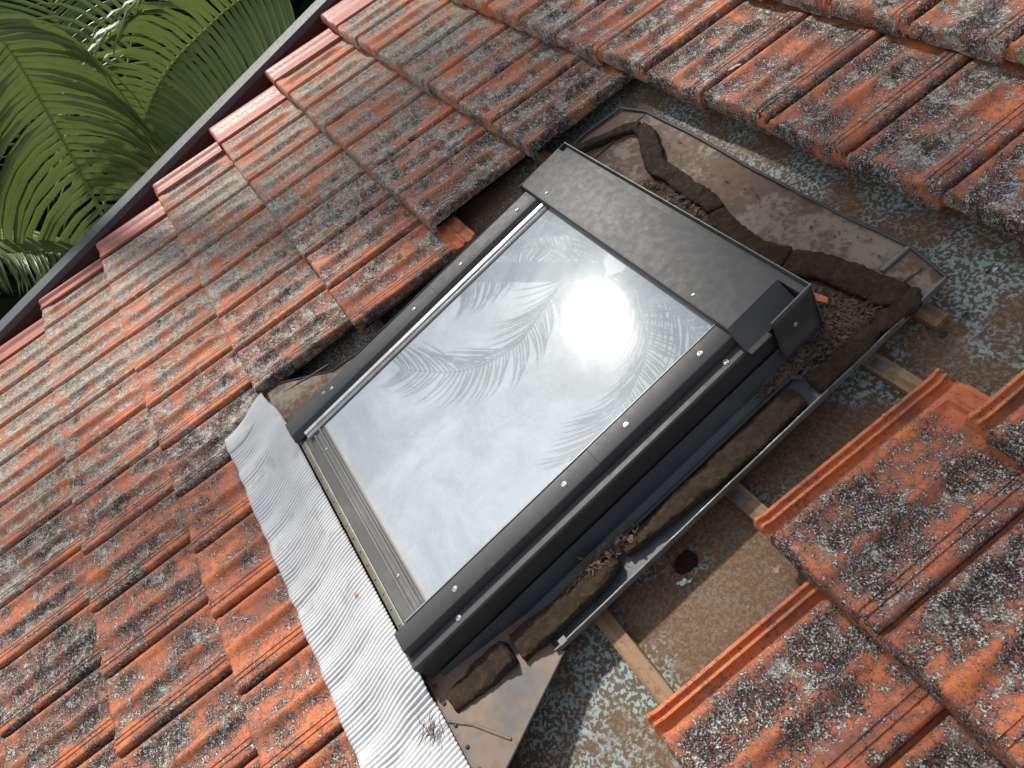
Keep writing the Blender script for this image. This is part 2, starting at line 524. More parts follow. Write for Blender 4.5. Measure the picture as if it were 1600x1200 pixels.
# ================================================================== ground and forest behind the house
g = bpy.data.meshes.new('ground')
g.from_pydata([(-90, -90, -5.5), (90, -90, -5.5), (90, 90, -5.5), (-90, 90, -5.5)], [], [(0, 1, 2, 3)])
g.materials.append(M['earth'])
go = bpy.data.objects.new('ground', g)
COL.objects.link(go)
tag(go, 'dark forest floor far below the roof edge', 'ground', kind='structure')

# ================================================================== roof
G, TW = 0.34, 0.221
roof = thing('tiled_roof', (0, 0, -0.1), 'weathered terracotta tile roof with lichen, stripped to the underlay around the skylight', 'roof')
ORI[roof.name] = Vector((0, 0, -0.1))
UW = -0.120      # underlay level

# underlay with a torn hole
HU, HV = 1.887, -0.811
ul = MB()
a = 0.05
U0, U1, V0, V1 = -1.0, 3.4, -4.0, 1.6
ul.quad((U0, V0, UW), (U1, V0, UW), (U1, HV - a, UW), (U0, HV - a, UW))
ul.quad((U0, HV + a, UW), (U1, HV + a, UW), (U1, V1, UW), (U0, V1, UW))
ul.quad((U0, HV - a, UW), (HU - a, HV - a, UW), (HU - a, HV + a, UW), (U0, HV + a, UW))
ul.quad((HU + a, HV - a, UW), (U1, HV - a, UW), (U1, HV + a, UW), (HU + a, HV + a, UW))
N = 40
ring_o, ring_i, ring_d = [], [], []
for k in range(N):
    th = 2 * math.pi * k / N + math.pi / 4
    c, s = math.cos(th), math.sin(th)
    m = max(abs(c), abs(s))
    r = 0.0250 * (1 + 0.22 * nz(c * 1.6, s * 1.6, 3.1) + random.uniform(-0.05, 0.05))
    ring_o.append((HU + a * c / m, HV + a * s / m, UW))
    ring_i.append((HU + r * c, HV + r * s, UW + 0.001 + 0.002 * random.random()))
    ring_d.append((HU + r * c * 0.96, HV + r * s * 0.96, UW - 0.012))
n0 = len(ul.v)
ul.v += ring_o + ring_i + ring_d
for k in range(N):
    j = (k + 1) % N
    ul.f.append((n0 + k, n0 + j, n0 + N + j, n0 + N + k))
    ul.f.append((n0 + N + k, n0 + N + j, n0 + 2 * N + j, n0 + 2 * N + k))
underlay = ul.build('underlay', M['underlay'], roof, smooth=0)
underlay['label'] = 'brown roof underlay mottled with turquoise spots and torn at one hole'
for (fu, fv, sz) in ((1.918, -0.838, 0.012), (1.924, -0.830, 0.008), (1.913, -0.846, 0.006)):
    fl = MB()
    k0 = len(fl.v)
    for q in range(7):
        th = q / 7 * 2 * math.pi
        rr = sz * random.uniform(0.5, 1.1)
        fl.v.append((fu + rr * math.cos(th) * 0.6, fv + rr * math.sin(th), UW + 0.003 + random.uniform(0, 0.008)))
    fl.f.append(tuple(range(k0, k0 + 7)))
    fl.build('torn_flake', M['white'], underlay, smooth=0)
for (fu, fv, sz, mt) in ((1.889, -0.045, 0.016, 'rubber'), (1.894, -0.038, 0.010, 'white'), (1.919, -0.139, 0.012, 'rubber'), (1.919, -0.191, 0.013, 'rubber'), (1.910, -0.514, 0.007, 'rubber')):
    fl = MB()
    for q in range(9):
        th = q / 9 * 2 * math.pi
        rr = sz * random.uniform(0.25, 1.0)
        fl.v.append((fu + rr * math.cos(th) * 0.5, fv + rr * math.sin(th), UW + 0.0025 + random.uniform(0, 0.004)))
    fl.f.append(tuple(range(9)))
    fl.build('torn_flake', M[mt], underlay, smooth=0)
MB().box(U0, U1, V0, V1, UW - 0.055, UW - 0.030).build('deck', M['deck'], roof, smooth=0)

# battens
def batten(u0, u1, vc, wd=0.034, w1=-0.096):
    b = MB()
    n = max(2, int((u1 - u0) / 0.04))
    k = 4
    base = len(b.v)
    for i in range(n + 1):
        u = u0 + (u1 - u0) * i / n
        j = [0.0016 * nz(u * 14, vc * 9, q * 3.3) for q in range(4)]
        b.v += [(u, vc - wd / 2 + j[0], UW + 0.002), (u, vc + wd / 2 + j[1], UW + 0.002), (u, vc + wd / 2 + j[2], w1 + j[3]), (u, vc - wd / 2 + j[3], w1 + j[2])]
    for i in range(n):
        for j in range(k):
            p, q = base + i * k + j, base + i * k + (j + 1) % k
            b.f.append((p, q, q + k, p + k))
    b.f.append((base + 3, base + 2, base + 1, base))
    b.f.append(tuple(base + n * k + j for j in range(4)))
    return b.build('batten', M['batten'], roof, bevel=0.0015, smooth=30)
batten(-0.95, 3.0, 0.085)
batten(0.806, 1.905, -0.178)
batten(-0.95, 0.96, -0.309)
b2 = batten(1.765, 3.0, -0.309)
batten(-0.95, 0.96, -0.628)
b3 = batten(1.765, 3.0, -0.656)
batten(-0.95, 0.96, -0.985)
b4 = batten(1.765, 2.6, -0.993)
batten(-0.95, 0.78, -1.325)
for (cu, cv, bt) in ((1.882, -0.311, b2), (1.880, -0.660, b3)):
    c = MB().box(cu - 0.012, cu + 0.018, cv - 0.010, cv + 0.008, -0.0962, -0.0940)
    c.tube([(cu - 0.003, cv - 0.001, -0.0941), (cu - 0.003, cv - 0.001, -0.0928)], 0.0025, 8)
    c.build('metal_clip', M['clip'], bt, bevel=0.0006)

# ---- the tile
XP = [(-.0345, -.020), (-.0335, -.0125), (-.0275, -.0115), (-.0255, -.0195), (-.0195, -.0200), (-.0180, -.0140), (-.0130, -.0135), (-.0115, -.0240), (-.0060, -.0280), (.0028, -.0275),
      (.0052, -.0150), (.0092, -.0095), (.0140, -.0068), (.0195, -.0066), (.0270, -.0090), (.0340, -.0115), (.0420, -.0130), (.0560, -.0133), (.0720, -.0132), (.0860, -.0128),
      (.0930, -.0100), (.0990, -.0040), (.1040, -.0010), (.1085, -.0005), (.1130, -.0022), (.1200, -.0078), (.1270, -.0122), (.1340, -.0132), (.1460, -.0132), (.1570, -.0125),
      (.1640, -.0075), (.1695, -.0035), (.1730, -.0028), (.1795, -.0028), (.1810, -.0050), (.1830, -.0050), (.1845, -.0012), (.1935, -.0010), (.1950, -.0035), (.1970, -.0035),
      (.1985, 0.0), (.2090, 0.0003), (.2135, -.0004), (.2165, -.0030), (.2175, -.0095), (.2175, -.0180)]
YP = [.418, .414, .409, .406, .399, .392, .389, .383, .377, .373, .366, .358, .350, .338, .322, .300, .270, .235, .200, .165, .130, .100, .075, .058, .046, .036, .028, .021, .015, .010, .0055, .0022, .0004]
LEN = YP[0]

def sm(a, b, x):
    t = max(0.0, min(1.0, (x - a) / (b - a)))
    return t * t * (3 - 2 * t)

def tile_height(x, h, y, seed):
    if x > 0.006 and x < 0.2172:
        if h < -0.004 and 0.026 < x < 0.17:
            h = -0.004 + (h + 0.004) * 1.35
        # pans rise towards the nose, the middle rib flares out
        f = 0.62 + 0.38 * sm(0.008, 0.060, y)
        flare = (1 - sm(0.03, 0.10, y)) * math.exp(-((x - 0.085) / 0.035) ** 2) * 0.0060
        top = 0.0
        hh = top + (h - top) * f if h < -0.004 and x < 0.17 and x > 0.012 else h
        hh += flare if h < -0.004 else 0.0
        # the rib dies out before the head
        if 0.085 < x < 0.135:
            hh = hh + (-.0160 - hh) * sm(0.275, 0.325, y)
        # head: recessed pocket, cross rib, shelf and edge rib
        if 0.022 < x < 0.2172:
            k = sm(0.346, 0.356, y)
            head = -0.0140
            head = head + 0.0105 * (sm(0.372, 0.377, y) - sm(0.384, 0.390, y))
            head = head + 0.0055 * sm(0.384, 0.391, y)
            head = head + 0.0070 * (sm(0.404, 0.409, y))
            hh = hh + (head - hh) * k
        h = hh
    elif x <= 0.006:
        h = h + 0.007 * sm(0.404, 0.409, y) + 0.008 * (1 - sm(0.0, 0.022, y))
    if y < 0.010:
        r = 0.010
        h -= r - math.sqrt(max(0.0, r * r - (r - y) ** 2))
    h += 0.0006 * nz(x * 45 + seed, y * 45, seed) + 0.0008 * nz(x * 14, y * 14 + seed, 4.0)
    return h

def nose_bottom(x):
    if x < 0.0:
        return -0.036
    if x < 0.04:
        return -0.046
    if x < 0.10:
        return -0.046 - 0.004 * sm(0.04, 0.06, x)
    return -0.050 - 0.006 * sm(0.12, 0.14, x)

def tile_mesh(seed):
    rows = []
    for y in YP:
        rows.append([(x, y, tile_height(x, h, y, seed)) for x, h in XP])
    rows.append([(x, -0.0015 + 0.0012 * nz(x * 60, seed, 1), (nose_bottom(x) - 0.013) / 2 - 0.003) for x, h in XP])
    rows.append([(x, -0.0005 + 0.0010 * nz(x * 60, seed, 2), nose_bottom(x) + 0.002 + 0.0012 * nz(x * 90, seed, 5)) for x, h in XP])
    rows.append([(x, 0.010, nose_bottom(x) + 0.001) for x, h in XP])
    rows.append([(x, 0.016, min(h, -0.010) - 0.022) for x, h in XP])
    rows.append([(x, 0.20, min(h, -0.006) - 0.016) for x, h in XP])
    rows.append([(x, LEN - 0.001, min(h, -0.010) - 0.010) for x, h in XP])
    k = len(XP)
    R = len(rows)
    v = [p for r in rows for p in r]
    f = []
    for i in range(R):
        i2 = (i + 1) % R
        for j in range(k - 1):
            f.append((i * k + j, i2 * k + j, i2 * k + j + 1, i * k + j + 1))
    f.append(tuple(i * k for i in reversed(range(R))))
    f.append(tuple(i * k + k - 1 for i in range(R)))
    me = bpy.data.meshes.new('roof_tile')
    me.from_pydata(v, [], f)
    me.materials.append(M['tile'])
    me.polygons.foreach_set('use_smooth', [True] * len(f))
    me.set_sharp_from_angle(angle=math.radians(42))
    return me
TILES = [tile_mesh(s) for s in (1.3, 8.7, 15.1, 23.9)]
TILT = math.atan(0.056 / 0.34)

# camera frustum in roof coordinates, to build only the tiles in and near the picture
CPOS = Vector((2.530, -0.7957, 1.2233))
def project(p):
    d = Vector(p) - CPOS
    z = d.dot(cf)
    if z < 0.05:
        return None
    return 800 + 1202 * d.dot(cr) / z, 600 + 1202 * d.dot(cd) / z
def in_view(u, v, mg=90):
    for du in (0, 0.11, 0.22):
        for dv in (0, 0.12, 0.24, 0.34):
            q = project((u + du, v + dv, -0.02))
            if q and -mg < q[0] < 1600 + mg and -mg < q[1] < 1200 + mg:
                return True
    return False

OFF = {-2: .86, -1: .36, 0: 0.0, 1: .494, 2: .16, 3: .633, 4: .155, 5: .635, 6: .11, 7: .62, 8: .12}
def verge_u(v):
    return -0.995 - 0.060 * (v + 0.33)
lich = []
NT_ = 0
def put_tile(u_left, v, row, lift=0.0, lichen=None, tone=None, yaw=None):
    global NT_
    o = bpy.data.objects.new('roof_tile', TILES[random.randrange(len(TILES))])
    COL.objects.link(o)
    o.parent = roof
    o.location = (u_left + random.uniform(-.0014, .0014), v + random.uniform(-.004, .004), 0.1 + lift + random.uniform(-0.001, 0.0012))
    o.rotation_euler = (-TILT + random.uniform(-.004, .004), random.uniform(-.006, .006), random.uniform(-.005, .005) if yaw is None else yaw)
    # young lichen on the tiles by the lead, thick crust further left, clean new clay below the apron
    if lichen is None:
        lichen = 0.51 + random.uniform(-0.14, 0.12)
    o['lichen'] = float(lichen)
    o['tone'] = float(max(0.0, min(1.0, (0.9 - u_left) / 1.5))) * 0.85 if tone is None else float(tone)
    NT_ += 1
    return o
for r in range(-2, 9):
    v = -r * G
    blocks = [(OFF[r], -0.84, 3.2)]
    if r == 1:
        blocks = [(.494, -0.84, 0.78), (.593, 2.10, 3.2)]
    elif r == 2:
        blocks = [(.16, -0.84, 0.71), (.06, 1.98, 3.2)]
    elif r == 3:
        blocks = [(.633, -0.84, 0.82), (.57, 2.08, 3.2)]
    elif r == 4:
        blocks = [(.155, -0.84, 0.71), (.06, 2.20, 3.2)]
    for (off, lo, hi) in blocks:
        for i in range(-6, 16):
            ur = (i + off) * TW
            ulft = ur - TW
            if ulft < lo - 0.12 or ur > hi:
                continue
            if not in_view(ulft, v):
                continue
            lf = 0.0
            lc = None
            tn = None
            if r == 0 and i == 4:
                lf = 0.006
            if r == 5 and 0.70 < ulft < 2.0:
                lc, tn = random.uniform(0.27, 0.36), 0.05
            elif r == 6 and 0.62 < ulft < 2.0:
                lc, tn = random.uniform(0.40, 0.50), 0.12
            elif r >= 4 and ulft < 0.6:
                lc = random.uniform(0.44, 0.62)
            elif r in (1, 2, 3) and ulft > 1.5:
                lc, tn = random.uniform(0.47, 0.55), 0.0
            elif r <= 0 and ulft > 0.6:
                lc = random.uniform(0.44, 0.58)
                tn = random.uniform(0.05, 0.25)
            put_tile(ulft, v, r, lf, lc, tn)

# verge tiles: smooth painted rolls along the barge
VP = [(0.0, -.034), (.004, -.012), (.012, -.002), (.024, .004), (.036, .003), (.046, -.004), (.054, -.009), (.066, -.010), (.080, -.006), (.092, -.003), (.110, -.003), (.1105, -.012)]
def verge_mesh(wd):
    rows = []
    prof = [(x * wd / 0.11, h) for x, h in VP]
    for y in (0.40, 0.30, 0.2, 0.1, 0.05, 0.02, 0.01, 0.004, 0.0):
        drop = 0.0 if y > 0.012 else 0.012 - math.sqrt(max(0, 0.012 ** 2 - (0.012 - y) ** 2))
        rows.append([(x, y, h - drop + 0.0008 * nz(x * 30, y * 20, wd * 50)) for x, h in prof])
    rows.append([(x, 0.0, -0.040) for x, h in prof])
    rows.append([(x, 0.012, -0.040) for x, h in prof])
    k = len(prof)
    f = []
    for i in range(len(rows) - 1):
        for j in range(k - 1):
            f.append((i * k + j, (i + 1) * k + j, (i + 1) * k + j + 1, i * k + j + 1))
    me = bpy.data.meshes.new('verge_tile')
    me.from_pydata([p for r in rows for p in r], [], f)
    me.materials.append(M['verge'])
    me.polygons.foreach_set('use_smooth', [True] * len(f))
    me.set_sharp_from_angle(angle=math.radians(50))
    return me
SR = {0: -0.84, 1: -0.775, 2: -0.812, 3: -0.753, 4: -0.815, 5: -0.757, 6: -0.81, 7: -0.75, 8: -0.80}
for r in range(0, 9):
    v = -r * G
    ul_ = verge_u(v)
    o = bpy.data.objects.new('verge_tile', verge_mesh(SR[r] - ul_))
    COL.objects.link(o)
    o.parent = roof
    o.location = (ul_, v + random.uniform(-.003, .003), 0.1 + 0.004)
    o.rotation_euler = (-TILT, 0, -0.02)

# barge: red board with a folded blue-grey metal capping
bb = MB()
def barge_u(v):
    return -1.010 - 0.053 * (v + 0.28)
va, vb = -3.4, 0.7
def along(prof):
    m = MB()
    k = len(prof)
    for v in (va, vb):
        for (du, w) in prof:
            m.v.append((barge_u(v) + du, v, w))
    for j in range(k):
        m.f.append((j, k + j, k + (j + 1) % k, (j + 1) % k))
    m.f.append(tuple(range(k)))
    m.f.append(tuple(reversed(range(k, 2 * k))))
    return m
along([(-0.050, -0.30), (-0.004, -0.30), (-0.004, 0.009), (-0.050, 0.009)]).build('barge_board', M['barge_board'], roof, bevel=0.002)
along([(-0.078, -0.045), (-0.0765, -0.045), (-0.076, 0.013), (0.0, 0.010), (0.0005, -0.014), (0.003, -0.014), (0.003, 0.0135), (-0.001, 0.015), (-0.079, 0.017)]).build('barge_capping', M['barge_cap'], roof, bevel=0.0015)

# ================================================================== skylight
SO = (1.36, -0.81, -0.06)
sk = thing('skylight', SO, 'charcoal metal roof skylight with a dusty reflecting pane, flashing and foam seals', 'skylight')
ORI[sk.name] = Vector(SO)

# screw head, shared mesh
def screw_mesh():
    prof = [(0.0064, 0.0), (0.0064, 0.0012), (0.0056, 0.0018), (0.0046, 0.0012), (0.0042, 0.0012), (0.0036, 0.0026), (0.0024, 0.0028), (0.0019, 0.0010)]
    seg = 16
    v, f = [], []
    for r, h in prof:
        for j in range(seg):
            th = 2 * math.pi * j / seg
            v.append((r * math.cos(th), r * math.sin(th), h))
    for i in range(len(prof) - 1):
        for j in range(seg):
            a_, b_ = i * seg + j, i * seg + (j + 1) % seg
            f.append((a_, b_, b_ + seg, a_ + seg))
    f.append(tuple((len(prof) - 1) * seg + j for j in range(seg)))
    me = bpy.data.meshes.new('screw')
    me.from_pydata(v, [], f)
    me.materials.append(M['zinc'])
    return me
SCREW = screw_mesh()
def screw(u, v, w, parent, sc=1.0):
    o = bpy.data.objects.new('screw', SCREW)
    COL.objects.link(o)
    o.parent = parent
    o.location = Vector((u, v, w)) - ORI[parent.name]
    o.scale = (sc, sc, sc)
    o.rotation_euler = (0, 0, random.random() * 3)
    return o

FV0, FV1 = -1.302, -0.322
# outer frame, right and left, with a stepped ledge
fr = MB().ext_v([(1.690, -0.062), (1.756, -0.062), (1.756, 0.034), (1.753, 0.0375), (1.690, 0.0375)], FV0 - 0.004, FV1).build('side_frame', M['frame'], sk, bevel=0.0012)
fl = MB().ext_v([(0.970, -0.062), (1.040, -0.062), (1.040, 0.0375), (0.973, 0.0375), (0.970, 0.034)], FV0 - 0.004, FV1).build('side_frame', M['frame'], sk, bevel=0.0012)
MB().ext_u([(-1.300, -0.062), (-1.262, -0.062), (-1.262, 0.018), (-1.300, 0.018)], 1.040, 1.690).build('bottom_frame', M['frame'], sk, bevel=0.001)
screw(1.7415, -0.507, 0.0375, fr)
screw(1.7405, -1.182, 0.0375, fr)
# side cover caps, each in two lengths that lap at a seam
def cap(side, v0, v1, dw):
    if side > 0:
        p = [(1.6800, 0.0380), (1.7300, 0.0380), (1.7300, 0.0420), (1.7245, 0.0565 + dw), (1.7215, 0.0580 + dw), (1.6815, 0.0580 + dw), (1.6800, 0.0560 + dw)]
    else:
        p = [(0.9880, 0.0380), (1.0560, 0.0380), (1.0560, 0.0420), (1.0420, 0.0565 + dw), (1.0395, 0.0580 + dw), (0.9900, 0.0580 + dw), (0.9880, 0.0560 + dw)]
    return MB().ext_v(p, v0, v1).build('side_cap', M['frame'], sk, bevel=0.0010)
cl = cap(1, FV0 + 0.003, -0.7985, 0.0)
cu = cap(1, -0.8005, -0.440, 0.0012)
for v in (-0.528, -0.716):
    screw(1.703, v, 0.0592, cu)
for v in (-0.874, -1.153):
    screw(1.703, v, 0.0580, cl)
cl2 = cap(-1, FV0 + 0.003, -0.7985, 0.0)
cu2 = cap(-1, -0.8005, -0.440, 0.0012)
for v in (-0.517, -0.708):
    screw(1.018, v, 0.0592, cu2, 0.9)
for v in (-0.867, -1.148):
    screw(1.016, v, 0.0580, cl2, 0.9)
screw(1.006, -1.172, 0.0580, cl2, 0.75)

# glazing trims
MB().ext_v([(1.6745, 0.040), (1.6795, 0.040), (1.6795, 0.0592), (1.6770, 0.0596), (1.6745, 0.052)], -1.268, -0.458).build('glazing_trim', M['alu'], sk, bevel=0.0005)
MB().ext_v([(1.0600, 0.040), (1.0820, 0.040), (1.0820, 0.0500), (1.0780, 0.0525), (1.0725, 0.0500), (1.0700, 0.0500), (1.0690, 0.0540), (1.0600, 0.0555)], -1.266, -0.458).build('glazing_trim', M['alu'], sk, bevel=0.0005)
MB().ext_v([(1.0825, 0.040), (1.0865, 0.040), (1.0865, 0.0495), (1.0825, 0.0505)], -1.222, -0.462).build('gasket', M['rubber'], sk)
MB().ext_v([(1.6705, 0.040), (1.6742, 0.040), (1.6742, 0.0520), (1.6705, 0.0495)], -1.222, -0.462).build('gasket', M['rubber'], sk)

# bottom sill: olive strip with pins, flat apron, three ribs up to the glass
sill = MB().ext_u([(-1.281, 0.0180), (-1.214, 0.0180), (-1.214, 0.0470), (-1.2185, 0.0490), (-1.2220, 0.0460), (-1.2255, 0.0460), (-1.2280, 0.0500), (-1.2330, 0.0500), (-1.2355, 0.0440), (-1.2450, 0.0435), (-1.2475, 0.0465), (-1.2520, 0.0465), (-1.2545, 0.0400), (-1.281, 0.0330)], 1.0565, 1.6795).build('sill', M['sill'], sk, bevel=0.0006)
screw(1.150, -1.2405, 0.0438, sill, 0.62)
screw(1.575, -1.2405, 0.0438, sill, 0.62)
br = MB().ext_u([(-1.2985, 0.0185), (-1.2815, 0.0185), (-1.2815, 0.0335), (-1.2845, 0.0345), (-1.2970, 0.0310), (-1.2985, 0.0290)], 1.0430, 1.6880).build('edge_strip', M['brass'], sk, bevel=0.0005)
pin = None
for k in range(15):
    u = 1.075 + k * 0.0415
    p = MB()
    p.tube([(u, -1.2905, 0.0325), (u, -1.2905, 0.0340), (u, -1.2905, 0.0347)], [0.0032, 0.0028, 0.0010], 10)
    p.build('pin', M['brass'], br, smooth=60)

# glass, with the pale inner trim and the drawn blind seen through it
gp = MB().box(1.084, 1.673, -1.2145, -0.455, 0.0440, 0.0480).build('glass_pane', M['glass'], sk, smooth=0)
gp['label'] = 'dusty glass pane mirroring the sky and palm fronds'
def bar(u0, u1, v0, v1, w0, w1, name='inner_trim', mat='spacer'):
    return MB().box(u0, u1, v0, v1, w0, w1).build(name, M[mat], sk, bevel=0.001)
bar(1.0560, 1.6795, -1.2135, -1.1965, 0.020, 0.036, mat='sill')
bar(1.0560, 1.1040, -1.1960, -0.5220, 0.020, 0.034, mat='blind')
bar(1.6620, 1.6795, -1.1960, -0.5220, 0.020, 0.034, mat='blind')
bar(1.0560, 1.6795, -0.5215, -0.4560, 0.020, 0.041)
bar(1.1045, 1.6615, -0.5300, -0.5225, 0.020, 0.030, mat='rubber')
bar(1.1045, 1.6615, -1.1955, -1.1830, 0.010, 0.024)
bar(1.0450, 1.6880, -1.2600, -0.4400, -0.004, 0.004, 'blind', 'blind')

# top hood
HW = 0.072
hood = MB()
hp = [(-0.467, 0.058), (-0.467, 0.0665), (-0.4645, HW - 0.001), (-0.4600, HW), (-0.3500, HW + 0.003), (-0.3380, HW + 0.003), (-0.3360, 0.058)]
nseg = 30
ks = len(hp)
us = [0.977 + (1.714 - 0.977) * i / nseg for i in range(nseg + 1)]
for u in us:
    for (v, w) in hp:
        dent = 0.0009 * nz(u * 13, v * 20, 2.0) if w > 0.07 else 0
        hood.v.append((u, v, w + dent))
# the right end is folded down
for (v, w) in hp:
    hood.v.append((1.7235, v - 0.0015, min(w, HW) - 0.006))
for (v, w) in hp:
    hood.v.append((1.7600, v - 0.004, 0.0385 if w < 0.06 else 0.0430))
nu = nseg + 3
for i in range(nu - 1):
    for j in range(ks):
        p, q = i * ks + j, i * ks + (j + 1) % ks
        hood.f.append((p, q, q + ks, p + ks))
hood.f.append(tuple(reversed(range(ks))))
hood.f.append(tuple((nu - 1) * ks + j for j in range(ks)))
ho = hood.build('hood', M['hood'], sk, smooth=22, fix=True)
screw(1.603, -0.448, HW + 0.0006, ho, 0.62)
screw(1.068, -0.445, HW + 0.0006, ho, 0.62)
# left return of the hood and its back tray with a pale edge
MB().box(0.9745, 0.9775, -0.470, -0.314, -0.050, 0.0735).build('hood_end', M['frame'], sk, bevel=0.0008)
MB().ext_u([(-0.3350, -0.060), (-0.3180, -0.060), (-0.3180, 0.060), (-0.3350, 0.060)], 0.9780, 1.7680).build('back_frame', M['frame'], sk, bevel=0.001)
MB().ext_u([(-0.3175, -0.055), (-0.3150, -0.055), (-0.3150, 0.0765), (-0.3175, 0.0765)], 0.9780, 1.7715).build('back_tray', M['edge'], sk, bevel=0.0007)
MB().ext_u([(-0.3345, 0.060), (-0.3185, 0.060), (-0.3185, 0.064), (-0.3345, 0.064)], 0.9790, 1.7660).build('tray_floor', M['frame'], sk)
# right end plate of the tray: stands upright, flares out at its foot
pl = MB()
g0 = []
for k in range(9):
    t_ = k / 8
    w = 0.076 - 0.105 * t_
    fl_ = 0.012 * sm(0.55, 1.0, t_) * t_
    va_ = -0.3170 - 0.018 * t_
    vb_ = -0.4120 - 0.008 * t_
    g0.append([(1.7720 + fl_, va_ + (vb_ - va_) * s_ / 6, w - 0.004 * s_ / 6) for s_ in range(7)])
for row in g0:
    pl.v += row
for k in range(8):
    for s_ in range(6):
        a0 = k * 7 + s_
        pl.f.append((a0, a0 + 7, a0 + 8, a0 + 1))
ep = pl.build('end_plate', M['hood'], sk, smooth=60)
so = ep.modifiers.new('thick', 'SOLIDIFY')
so.thickness = 0.0022
sw = screw(1.7745, -0.372, 0.022, ep, 0.8)
sw.rotation_euler = (0, math.radians(90), 0)
MB().tube([(1.7720, -0.3150, 0.0775), (1.7722, -0.413, 0.0735)], 0.0019, 8).build('plate_edge', M['edge'], ep)
MB().box(1.7580, 1.7720, -0.4700, -0.4180, 0.0340, 0.0440).build('clip_block', M['rubber'], sk, bevel=0.002)

# ---- flashing
FW = -0.060
fb = MB().plate([(0.838, -0.335, FW), (0.838, -0.215, FW), (0.866, -0.102, FW), (0.952, -0.079, FW + 0.002), (1.15, -0.083, FW + 0.003), (1.36, -0.096, FW + 0.001), (1.60, -0.104, FW + 0.002), (1.775, -0.101, FW + 0.002), (1.874, -0.124, FW), (1.874, -0.335, FW)], 0.0015).build('back_flashing', M['flash_dirty'], sk, smooth=0)
def edge_line(pts, r, mat, name='sheet_edge', parent=None):
    out = []
    for i in range(len(pts) - 1):
        p, q = Vector(pts[i]), Vector(pts[i + 1])
        n = max(1, int((q - p).length / 0.03))
        for k in range(n):
            c_ = p.lerp(q, k / n)
            out.append((c_.x, c_.y + 0.0015 * nz(c_.x * 22, c_.y * 22), c_.z + 0.0012 * nz(c_.x * 17, c_.y * 17, 3)))
    out.append(pts[-1])
    return MB().tube(out, r, 8).build(name, M[mat], parent or sk)
edge_line([(0.838, -0.26, FW + 0.005), (0.838, -0.215, FW + 0.005), (0.866, -0.102, FW + 0.006), (0.952, -0.079, FW + 0.006), (1.15, -0.083, FW + 0.007), (1.36, -0.096, FW + 0.005), (1.60, -0.104, FW + 0.006), (1.775, -0.101, FW + 0.006), (1.874, -0.124, FW + 0.005)], 0.0036, 'frame')
# raised welt across the right end of the back sheet and a crease beside it
edge_line([(1.775, -0.103, FW + 0.004), (1.772, -0.170, FW + 0.004)], 0.0045, 'edge', 'welt')
edge_line([(1.822, -0.128, FW + 0.001), (1.815, -0.190, FW + 0.001)], 0.0030, 'flash_dirty', 'crease')
# water-stained back sheet folds up towards the foam
edge_line([(0.952, -0.085, FW + 0.002), (0.935, -0.255, FW + 0.002)], 0.0030, 'flash_dirty', 'crease')
# right gutter
rg = MB()
rg.ext_v([(1.7570, -0.064), (1.8740, -0.064), (1.8740, -0.060), (1.8060, -0.0605), (1.7900, -0.0615), (1.7765, -0.0560), (1.7650, -0.0160), (1.7625, -0.0160), (1.7570, -0.060)], -1.100, -0.3355, 1)
rg.ext_v([(1.7570, -0.064), (1.7900, -0.064), (1.7900, -0.0615), (1.7765, -0.0560), (1.7650, -0.0160), (1.7625, -0.0160), (1.7570, -0.060)], -1.285, -1.1005, 1)
rg.build('side_gutter', M['flash_dark'], sk, smooth=25)
edge_line([(1.803, -0.185, -0.053), (1.803, -0.62, -0.053), (1.801, -1.10, -0.053)], 0.0042, 'frame', 'gutter_rib')
MB().box(1.7985, 1.8015, -0.470, -0.340, -0.058, -0.050).build('gutter_clip', M['edge'], sk)
MB().ext_v([(1.8715, -0.0595), (1.8757, -0.0640), (1.8760, -0.0480), (1.8748, -0.0470), (1.8722, -0.0475), (1.8715, -0.0500)], -1.090, -0.128, 40, 0.0007).build('rolled_edge', M['edge'], sk, bevel=0.0006)
MB().box(1.8670, 1.8790, -1.075, -1.060, -0.0450, -0.0425).build('edge_tab', M['clip'], sk)
# left gutter
MB().ext_v([(0.8380, -0.064), (0.9690, -0.064), (0.9690, -0.018), (0.9660, -0.018), (0.9550, -0.0600), (0.8380, -0.060)], -1.150, -0.3355, 1).build('side_gutter', M['flash_dark'], sk, smooth=25)
edge_line([(0.838, -0.25, -0.055), (0.838, -1.087, -0.055)], 0.0035, 'frame', 'sheet_edge')
MB().plate([(0.838, -1.085, -0.052), (0.824, -1.153, -0.050), (0.717, -1.285, -0.040), (0.694, -1.338, -0.034), (0.80, -1.345, -0.020), (0.968, -1.345, -0.014), (0.968, -1.085, -0.052)], 0.0015).build('apron_corner', M['flash_dirty'], sk, smooth=0)
edge_line([(0.838, -1.085, -0.050), (0.824, -1.153, -0.048), (0.717, -1.285, -0.038), (0.694, -1.338, -0.032)], 0.0022, 'frame', 'sheet_edge')
edge_line([(0.790, -1.150, -0.0475), (0.755, -1.300, -0.036)], 0.0022, 'flash_dirty', 'crease')
